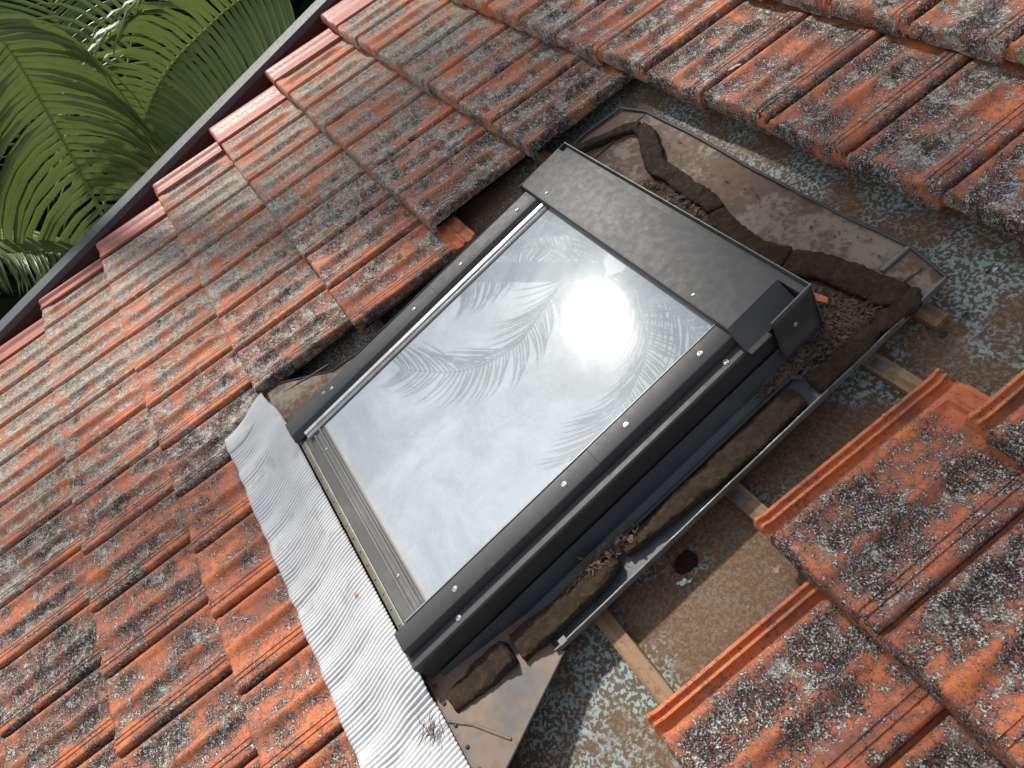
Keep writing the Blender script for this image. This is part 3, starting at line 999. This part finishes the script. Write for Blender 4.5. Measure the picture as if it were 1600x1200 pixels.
# lower right corner of the apron
ac = MB().plate([(u_, v_, -0.0565 + 0.15 * (-1.09 - v_)) for u_, v_ in ((1.744, -1.318), (1.757, -1.090), (1.868, -1.090), (1.884, -1.078), (1.976, -1.263), (2.010, -1.332), (1.90, -1.325))], 0.0015).build('apron_corner', M['flash_grey'], sk, smooth=0)
edge_line([(1.884, -1.078, -0.0570), (1.976, -1.263, -0.0295), (2.010, -1.332, -0.0192)], 0.0018, 'frame', 'sheet_edge', ac)
edge_line([(1.845, -1.318, -0.0220), (1.880, -1.282, -0.0278), (1.945, -1.238, -0.0345)], 0.0032, 'flash_grey', 'crease', ac)
for u in (1.772, 1.812, 1.86, 1.905, 1.95):
    MB().tube([(u, -1.309, -0.026), (u, -1.309, -0.0215), (u, -1.309, -0.0203)], [0.0042, 0.0036, 0.001], 10).build('rivet', M['frame'], ac, smooth=60)

# ---- pleated lead apron
def tile_prof(u, off):
    x = (u / TW - off) % 1.0 * TW
    for i in range(len(XP) - 1):
        if XP[i][0] <= x <= XP[i + 1][0]:
            t_ = (x - XP[i][0]) / (XP[i + 1][0] - XP[i][0])
            return XP[i][1] + t_ * (XP[i + 1][1] - XP[i][1])
    return -0.012
lm = MB()
NU, NV = 900, 26
LU0, LU1 = 0.736, 2.090
smooth_prof = []
for i in range(NU + 1):
    u = LU0 + (LU1 - LU0) * i / NU
    smooth_prof.append(sum(max(tile_prof(u + (d_ + e_) * 0.004, 0.635) for e_ in range(-3, 4)) for d_ in range(-3, 4)) / 7)
for i in range(NU + 1):
    u = LU0 + (LU1 - LU0) * i / NU
    vt = -1.309 - 0.020 * (1 - sm(0.74, 0.99, u)) - 0.012 * sm(0.86, 0.74, u)
    vt -= 0.010 * sm(1.75, 1.80, u)
    vl = -1.512 + 0.006 * nz(u * 9, 1.0) + 0.25 * smooth_prof[i]
    for j in range(NV + 1):
        t_ = j / NV
        v = vl + (vt - vl) * t_
        low = -0.056 * (v + 1.70) / 0.34 + smooth_prof[i] + 0.0065
        if u < 0.80:
            low += 0.004
        topw = 0.016 - 0.030 * sm(1.74, 1.82, u) - 0.016 * sm(0.98, 0.78, u)
        s_ = sm(0.0, 1.0, t_) ** 0.9
        w = low * (1 - s_) + topw * s_
        lift = 0.5 + 0.5 * nz(u * 5, v * 11, 7.0)
        w += 0.0026 * nz(u * 11, v * 9, 2.0) * (1 - abs(2 * t_ - 1) ** 3) + 0.002 * nz(u * 34, v * 22, 5.0)
        ph = 2 * math.pi * (u + 0.0035 * nz(u * 4, v * 8, 1.0) + 0.0016 * nz(u * 17, v * 22, 4.0)) / 0.0094
        amp = 0.0015 * (0.55 + 0.75 * (0.5 + 0.5 * nz(u * 8, v * 12, 9.0)))
        w += amp * math.sin(ph)
        lm.v.append((u, v + 0.0006 * math.sin(ph + 1.0), w))
for i in range(NU):
    for j in range(NV):
        a0 = i * (NV + 1) + j
        lm.f.append((a0, a0 + NV + 1, a0 + NV + 2, a0 + 1))
lead = lm.build('lead_apron', M['lead'], sk, smooth=70)
lead['label'] = 'pale pleated lead apron dressed over the tiles below the sill'
so = lead.modifiers.new('thick', 'SOLIDIFY')
so.thickness = 0.0018

# ---- foam seals
def foam(path, widths, h, w0, seed):
    pts = []
    ws = []
    n = len(path)
    for i in range(n - 1):
        p0 = Vector((*path[max(i - 1, 0)], 0)); p1 = Vector((*path[i], 0)); p2 = Vector((*path[i + 1], 0)); p3 = Vector((*path[min(i + 2, n - 1)], 0))
        m = max(2, int((p2 - p1).length / 0.0035))
        for k in range(m):
            t_ = k / m
            q = 0.5 * ((2 * p1) + (-p0 + p2) * t_ + (2 * p0 - 5 * p1 + 4 * p2 - p3) * t_ ** 2 + (-p0 + 3 * p1 - 3 * p2 + p3) * t_ ** 3)
            pts.append(q)
            ws.append(widths[i] + (widths[i + 1] - widths[i]) * t_)
    pts.append(Vector((*path[-1], 0)))
    ws.append(widths[-1])
    m = MB()
    seg = 40
    L = len(pts)
    for i in range(L):
        t = (pts[min(i + 1, L - 1)] - pts[max(i - 1, 0)]).normalized()
        s = Vector((-t.y, t.x, 0))
        endf = min(1.0, 0.80 + 0.20 * min(i, L - 1 - i) / 2.0)
        for j in range(seg):
            th = 2 * math.pi * j / seg
            c_, s_ = math.cos(th), math.sin(th)
            e = 0.45
            x = math.copysign(abs(c_) ** e, c_) * ws[i] / 2 * endf
            z = (math.copysign(abs(s_) ** e, s_) * 0.5 + 0.5) * h * endf
            p = pts[i] + s * x
            d_ = 0.0040 * nz(p.x * 30 + seed, p.y * 30, z * 30) + 0.0022 * nz(p.x * 95, p.y * 95 + seed, z * 90) - 0.0030 * max(0.0, nz(p.x * 170 + 9, p.y * 170 + seed, z * 150)) + 0.0012 * nz(p.x * 420, p.y * 420 + seed, z * 300)
            sag = 0.004 * nz(p.x * 12, p.y * 12, seed)
            m.v.append((p.x + s.x * d_ * c_ + t.x * d_ * (0.7 if i in (0, L - 1) else 0), p.y + s.y * d_ * c_ + t.y * d_ * (0.7 if i in (0, L - 1) else 0), w0 + z + (d_ * s_ + sag if s_ > 0 else 0)))
    for i in range(L - 1):
        for j in range(seg):
            a_, b_ = i * seg + j, i * seg + (j + 1) % seg
            m.f.append((a_, b_, b_ + seg, a_ + seg))
    m.f.append(tuple(reversed(range(seg))))
    m.f.append(tuple((L - 1) * seg + j for j in range(seg)))
    return m.build('foam_strip', M['foam'], sk, smooth=50, fix=True)
FZ = -0.059
foam([(0.838, -0.268), (0.880, -0.250), (0.915, -0.205), (0.955, -0.150), (0.985, -0.128)], [0.016, 0.024, 0.028, 0.030, 0.036], 0.018, FZ, 1)
foam([(0.985, -0.132), (1.030, -0.140), (1.085, -0.172), (1.135, -0.200), (1.200, -0.203), (1.275, -0.212), (1.345, -0.215), (1.380, -0.226)], [0.036, 0.046, 0.052, 0.050, 0.044, 0.046, 0.044, 0.040], 0.021, FZ, 2)
foam([(1.384, -0.228), (1.440, -0.246), (1.500, -0.256), (1.560, -0.258), (1.610, -0.246)], [0.042, 0.048, 0.054, 0.056, 0.056], 0.021, FZ, 3)
foam([(1.611, -0.246), (1.680, -0.224), (1.750, -0.212), (1.812, -0.206), (1.850, -0.196)], [0.058, 0.060, 0.062, 0.060, 0.046], 0.021, FZ, 4)
foam([(1.846, -0.176), (1.862, -0.205), (1.858, -0.240), (1.850, -0.268), (1.842, -0.272)], [0.030, 0.036, 0.036, 0.040, 0.044], 0.021, FZ, 5)
foam([(1.850, -0.276), (1.852, -0.340), (1.850, -0.426)], [0.040, 0.041, 0.040], 0.021, FZ, 6)
foam([(1.843, -0.456), (1.843, -0.530), (1.843, -0.600), (1.840, -0.660), (1.836, -0.720), (1.832, -0.800), (1.828, -0.880)], [0.046, 0.050, 0.052, 0.050, 0.044, 0.034, 0.024], 0.021, FZ, 7)
foam([(1.834, -0.900), (1.836, -0.950), (1.832, -1.020), (1.826, -1.090), (1.824, -1.146)], [0.018, 0.040, 0.046, 0.056, 0.060], 0.027, FZ, 8)
foam([(1.818, -1.156), (1.820, -1.220), (1.822, -1.300)], [0.052, 0.058, 0.040], 0.032, -0.052, 9)

# ================================================================== litter and loose bits
def sliver(m, u, v, w, L, W, yaw, pitch, bend):
    c_, s_ = math.cos(yaw), math.sin(yaw)
    base = len(m.v)
    for k in range(4):
        t_ = k / 3 - 0.5
        wd = W * (1 - (2 * t_) ** 2 * 0.7)
        z = w + t_ * L * math.sin(pitch) + bend * (1 - 4 * t_ * t_)
        x, y = t_ * L * math.cos(pitch), bend * math.sin(t_ * 5)
        for sd in (-1, 1):
            yy = y + sd * wd / 2
            m.v.append((u + x * c_ - yy * s_, v + x * s_ + yy * c_, z + (0.0006 if sd > 0 else 0)))
    for k in range(3):
        a_ = base + 2 * k
        m.f.append((a_, a_ + 1, a_ + 3, a_ + 2))

lt = MB()
for k in range(2400):
    q = random.random()
    if q < 0.50:
        u = random.uniform(1.14, 1.78)
        top = -0.235 - 0.045 * sm(1.30, 1.55, u) + 0.03 * sm(1.62, 1.78, u)
        v = -0.312 + (top + 0.312) * random.random() ** 1.2
        w = FW + 0.004 + random.uniform(0, 0.012)
    elif q < 0.80:
        u = random.uniform(1.775, 1.832)
        v = random.triangular(-0.44, -0.225, -0.29)
        w = FW + 0.004 + random.uniform(0, 0.012)
    elif q < 0.88:
        u = random.gauss(1.812, 0.010)
        v = random.gauss(-0.925, 0.035)
        w = FW + 0.012 + random.uniform(0, 0.02)
    elif q < 0.90:
        u = random.uniform(1.0, 1.83)
        v = random.triangular(-0.19, -0.11, -0.15)
        w = FW + 0.004
    else:
        u = random.uniform(1.766, 1.80)
        v = random.gauss(-0.45, 0.025)
        w = FW + 0.006 + random.uniform(0, 0.006)
    small = 0.35 if 0.88 <= q < 0.90 else 1.0
    sliver(lt, u, v, w, small * random.uniform(0.005, 0.024), random.choice((0.0012, 0.0018, 0.0025, 0.004, 0.008)) * random.uniform(0.7, 1.2), random.uniform(0, math.pi), random.uniform(-0.35, 0.35), random.uniform(-0.002, 0.004))
tag(lt.build('leaf_litter', M['litter'], None, smooth=0, origin=(1.4, -0.27, FW)), 'brown dry leaf litter and twigs behind the skylight hood', 'leaf litter', kind='stuff')
sl = MB()
nx, ny = 60, 16
for i in range(nx + 1):
    for j in range(ny + 1):
        u = 1.12 + 0.71 * i / nx
        v = -0.3140 + 0.095 * j / ny
        e = min(1, i / 5, (nx - i) / 4, (ny - j) / 5)
        sl.v.append((u, v, FW - 0.0015 + e * (0.006 + 0.004 * nz(u * 40, v * 40) + 0.002 * nz(u * 150, v * 150))))
for i in range(nx):
    for j in range(ny):
        a_ = i * (ny + 1) + j
        sl.f.append((a_, a_ + ny + 1, a_ + ny + 2, a_ + 1))
tag(sl.build('leaf_mould', M['soil'], None, smooth=80, origin=(1.45, -0.27, FW)), 'dark damp leaf mould lying behind the skylight hood', 'soil', kind='stuff')

sh = MB()
sh.plate([(1.675, -0.290, FW + 0.020), (1.690, -0.278, FW + 0.024), (1.715, -0.279, FW + 0.023), (1.742, -0.272, FW + 0.020), (1.748, -0.281, FW + 0.017), (1.722, -0.291, FW + 0.020), (1.700, -0.297, FW + 0.018)], 0.006)
tag(sh.build('tile_shard', M['shard'], None, bevel=0.001, origin=(1.71, -0.285, FW)), 'bright orange splinter of broken tile lying in the leaf litter', 'tile shard')

def tile_w(u, v, row):
    return -0.050 * (v + row * G) / 0.34
lf = MB()
sliver(lf, 1.135, 0.085, 0.004, 0.030, 0.008, 0.9, 0.02, 0.002)
tag(lf.build('dry_leaf', M['pale_leaf'], None, smooth=60, origin=(1.135, 0.085, 0.0)), 'small pale dry leaf lying on a tile above the skylight', 'leaf')
pt = MB()
k0 = 0
for k in range(12):
    th = 2 * math.pi * k / 12
    pt.v.append((-0.60 + 0.016 * math.cos(th), -0.918 + 0.022 * math.sin(th), -0.004 + 0.002 * math.sin(2 * th)))
pt.v.append((-0.60, -0.918, 0.001))
for k in range(12):
    pt.f.append((k, (k + 1) % 12, 12))
tag(pt.build('dry_petal', M['mauve'], None, smooth=60, origin=(-0.60, -0.918, -0.01)), 'small round mauve dry leaf on the tiles near the barge', 'leaf')
tw = MB()
for k in range(26):
    sliver(tw, 1.842 + random.gauss(0, 0.009), -1.352 + random.gauss(0, 0.012), -0.006 + random.uniform(0, 0.007), random.uniform(0.012, 0.045), random.uniform(0.001, 0.0022), random.gauss(2.2, 0.6), random.uniform(-0.2, 0.2), random.uniform(-0.002, 0.004))
tag(tw.build('twig_clump', M['litter'], None, smooth=0, origin=(1.842, -1.352, -0.01)), 'little tangle of dry brown twigs on the lead apron', 'twigs')
rf = MB()
sliver(rf, 1.505, -1.352, 0.013, 0.012, 0.007, 0.3, 0.2, 0.002)
tag(rf.build('red_leaf_scrap', M['shard'], None, smooth=60, origin=(1.505, -1.352, 0.01)), 'tiny rust red leaf scrap on the pale lead apron', 'leaf')

# ================================================================== palms and forest (world space)
def catmull(path, n):
    P = [Vector(p) for p in path]
    out = []
    m = len(P) - 1
    for k in range(n + 1):
        s = k / n * m
        i = min(int(s), m - 1)
        t = s - i
        p0, p1, p2, p3 = P[max(i - 1, 0)], P[i], P[i + 1], P[min(i + 2, m)]
        out.append(0.5 * ((2 * p1) + (p2 - p0) * t + (2 * p0 - 5 * p1 + 4 * p2 - p3) * t * t + (3 * p1 - p0 - 3 * p2 + p3) * t ** 3))
    return out

def wmesh(name, v, f, mat, parent, smooth=True):
    """mesh given in world coordinates; parents are unrotated"""
    o0 = Vector((0, 0, 0))
    q = parent
    while q is not None:
        o0 += Vector(q.location)
        q = q.parent
    me = bpy.data.meshes.new(name)
    me.from_pydata([tuple(Vector(p) - o0) for p in v], [], f)
    me.materials.append(mat)
    if smooth:
        me.polygons.foreach_set('use_smooth', [True] * len(f))
    o = bpy.data.objects.new(name, me)
    COL.objects.link(o)
    o.parent = parent
    return o

def frond(parent, path, leaf_len, pairs, width=0.030, droop=0.9, r0=0.016, up=(0, 0, 1), lift=0.35, start=0.06, fwd=0.55, hang=0.0, ragged=0.08):
    n = 40
    sp = catmull(path, n)
    m = MB()
    m.tube([tuple(p) for p in sp], [r0 * (1 - 0.8 * i / n) for i in range(n + 1)], 7)
    rach = wmesh('frond', m.v, m.f, M['rachis'], parent)
    v, f = [], []
    tot = n
    for k in range(pairs):
        s = start + (1 - start) * (k + 0.5) / pairs
        x = s * n
        i = min(int(x), n - 1)
        t = x - i
        p = sp[i].lerp(sp[i + 1], t)
        tan = (sp[min(i + 2, n)] - sp[max(i - 1, 0)]).normalized()
        U = Vector(up)
        side = tan.cross(U)
        if side.length < 0.2:
            side = tan.cross(Vector((1, 0, 0)))
        side.normalize()
        nrm = side.cross(tan).normalized()
        L = leaf_len * (0.45 + 0.75 * math.sin(math.pi * min(1, 0.12 + s * 0.85)) ** 0.8) * random.uniform(0.92, 1.06)
        for sd in (-1, 1):
            d = (side * sd + tan * (fwd + random.uniform(-.05, .05)) + nrm * (lift + random.uniform(-ragged, ragged)) + Vector((0, 0, -hang)) + side * random.uniform(-ragged, ragged)).normalized()
            q = p.copy()
            segs = 6
            base = len(v)
            dr = droop * random.uniform(0.85, 1.15)
            for g_ in range(segs + 1):
                tt = g_ / segs
                wd = width * (0.45 + 0.9 * math.sin(math.pi * min(1.0, tt * 0.72 + 0.20))) * (1 - tt ** 3 * 0.95)
                fold = d.cross(tan if abs(d.dot(tan)) < 0.95 else nrm).normalized()
                acr = d.cross(fold).normalized()
                v += [tuple(q + acr * wd / 2 - fold * wd * 0.42), tuple(q), tuple(q - acr * wd / 2 - fold * wd * 0.42)]
                q = q + d * (L / segs)
                d = (d + Vector((0, 0, -1)) * dr / segs * (0.5 + tt)).normalized()
            for g_ in range(segs):
                a_ = base + 3 * g_
                f.append((a_, a_ + 1, a_ + 4, a_ + 3))
                f.append((a_ + 1, a_ + 2, a_ + 5, a_ + 4))
    o = wmesh('leaflets', v, f, M['leaf'], rach)
    rach['label'] = 'arching feathered palm frond'
    return rach

def palm(loc_, top, label, r=0.11):
    e = bpy.data.objects.new('palm_tree', None)
    COL.objects.link(e)
    e.location = loc_
    tag(e, label, 'palm tree')
    m = MB()
    n = 40
    pts, rr = [], []
    for k in range(n + 1):
        t_ = k / n
        pts.append((loc_[0] + (top[0] - loc_[0]) * t_, loc_[1] + (top[1] - loc_[1]) * t_, loc_[2] + (top[2] - loc_[2]) * t_))
        rr.append(r * (1.15 - 0.25 * t_) * (1 + 0.05 * (k % 2)))
    m.tube(pts, rr, 14)
    wmesh('trunk', m.v, m.f, M['trunk'], e)
    return e

p1 = palm((-2.75, -1.25, -5.5), (-2.42, -1.30, -1.75), 'low palm with arching fronds rising just behind the barge')
frond(p1, [(-2.32, -1.33, -1.56), (-2.29, -1.37, -1.25), (-2.24, -1.41, -0.94), (-2.21, -1.45, -0.68), (-2.16, -1.49, -0.46), (-2.14, -1.55, -0.29)], 0.76, 31, 0.034, 3.2, 0.013, up=(1, 0, 0.5), lift=0.15, fwd=0.15, hang=0.45, ragged=0.12)
frond(p1, [(-2.46, -1.19, -1.48), (-2.57, -1.05, -1.18), (-2.63, -0.92, -0.95), (-2.62, -0.75, -0.74), (-2.58, -0.51, -0.55), (-2.52, -0.27, -0.39), (-2.43, -0.04, -0.31)], 0.70, 38, 0.033, 3.4, 0.012, up=(1.0, -0.2, 0.2), lift=0.45, fwd=0.1, hang=0.2, ragged=0.12)
frond(p1, [(-2.65, -1.22, -1.55), (-2.9, -1.09, -1.16), (-3.05, -1.0, -0.97), (-3.21, -0.86, -0.71), (-3.34, -0.7, -0.49), (-3.46, -0.55, -0.3)], 0.58, 28, 0.026, 1.8, 0.011, up=(1, 0, 0.4), fwd=0.4)
frond(p1, [(-2.85, -1.32, -1.61), (-3.18, -1.28, -1.25), (-3.49, -1.24, -0.89), (-3.64, -1.23, -0.68), (-3.79, -1.23, -0.44)], 0.66, 26, 0.026, 1.1, 0.011, up=(1, 0, 0.4))
frond(p1, [(-2.19, -1.42, -1.6), (-2.12, -1.57, -1.51), (-2.04, -1.74, -1.43), (-1.93, -1.91, -1.37), (-1.81, -2.05, -1.35)], 0.42, 50, 0.024, 1.6, 0.012)

p2 = palm((-4.0, -3.6, -5.5), (-2.76, -1.94, 3.75), 'tall palm left of the roof, seen only mirrored in the skylight glass', 0.10)
kw = dict(leaf_len=0.55, pairs=64, width=0.016, droop=1.5, ragged=0.22, fwd=0.8)
frond(p2, [(-2.82, -1.97, 3.78), (-3.06, -2.13, 3.66), (-2.97, -2.47, 3.42), (-2.85, -2.89, 3.12), (-2.93, -3.21, 2.68), (-3.21, -3.37, 2.19)], **kw)
frond(p2, [(-2.74, -1.96, 3.84), (-2.3, -2.02, 3.85), (-1.86, -2.25, 3.77), (-1.59, -2.57, 3.51), (-1.48, -2.9, 3.25), (-1.41, -3.18, 2.97)], **kw)
frond(p2, [(-2.78, -1.94, 3.82), (-3.26, -1.97, 3.73), (-3.63, -2.09, 3.52), (-3.82, -2.46, 3.29), (-3.95, -2.85, 3.09)], **kw)
frond(p2, [(-2.72, -1.95, 3.86), (-2.36, -1.89, 4.0), (-1.89, -1.92, 4.03), (-1.39, -2.1, 3.99), (-1.03, -2.4, 3.91)], **kw)
frond(p2, [(-2.8, -1.92, 3.82), (-3.08, -1.71, 3.72), (-3.35, -1.65, 3.56), (-3.56, -1.77, 3.34), (-3.58, -2.03, 3.06)], **kw)
frond(p2, [(-2.7, -1.93, 3.88), (-2.35, -1.69, 3.97), (-1.87, -1.58, 4.06), (-1.38, -1.64, 4.19)], **kw)

# dense wood behind the palms
v, f = [], []
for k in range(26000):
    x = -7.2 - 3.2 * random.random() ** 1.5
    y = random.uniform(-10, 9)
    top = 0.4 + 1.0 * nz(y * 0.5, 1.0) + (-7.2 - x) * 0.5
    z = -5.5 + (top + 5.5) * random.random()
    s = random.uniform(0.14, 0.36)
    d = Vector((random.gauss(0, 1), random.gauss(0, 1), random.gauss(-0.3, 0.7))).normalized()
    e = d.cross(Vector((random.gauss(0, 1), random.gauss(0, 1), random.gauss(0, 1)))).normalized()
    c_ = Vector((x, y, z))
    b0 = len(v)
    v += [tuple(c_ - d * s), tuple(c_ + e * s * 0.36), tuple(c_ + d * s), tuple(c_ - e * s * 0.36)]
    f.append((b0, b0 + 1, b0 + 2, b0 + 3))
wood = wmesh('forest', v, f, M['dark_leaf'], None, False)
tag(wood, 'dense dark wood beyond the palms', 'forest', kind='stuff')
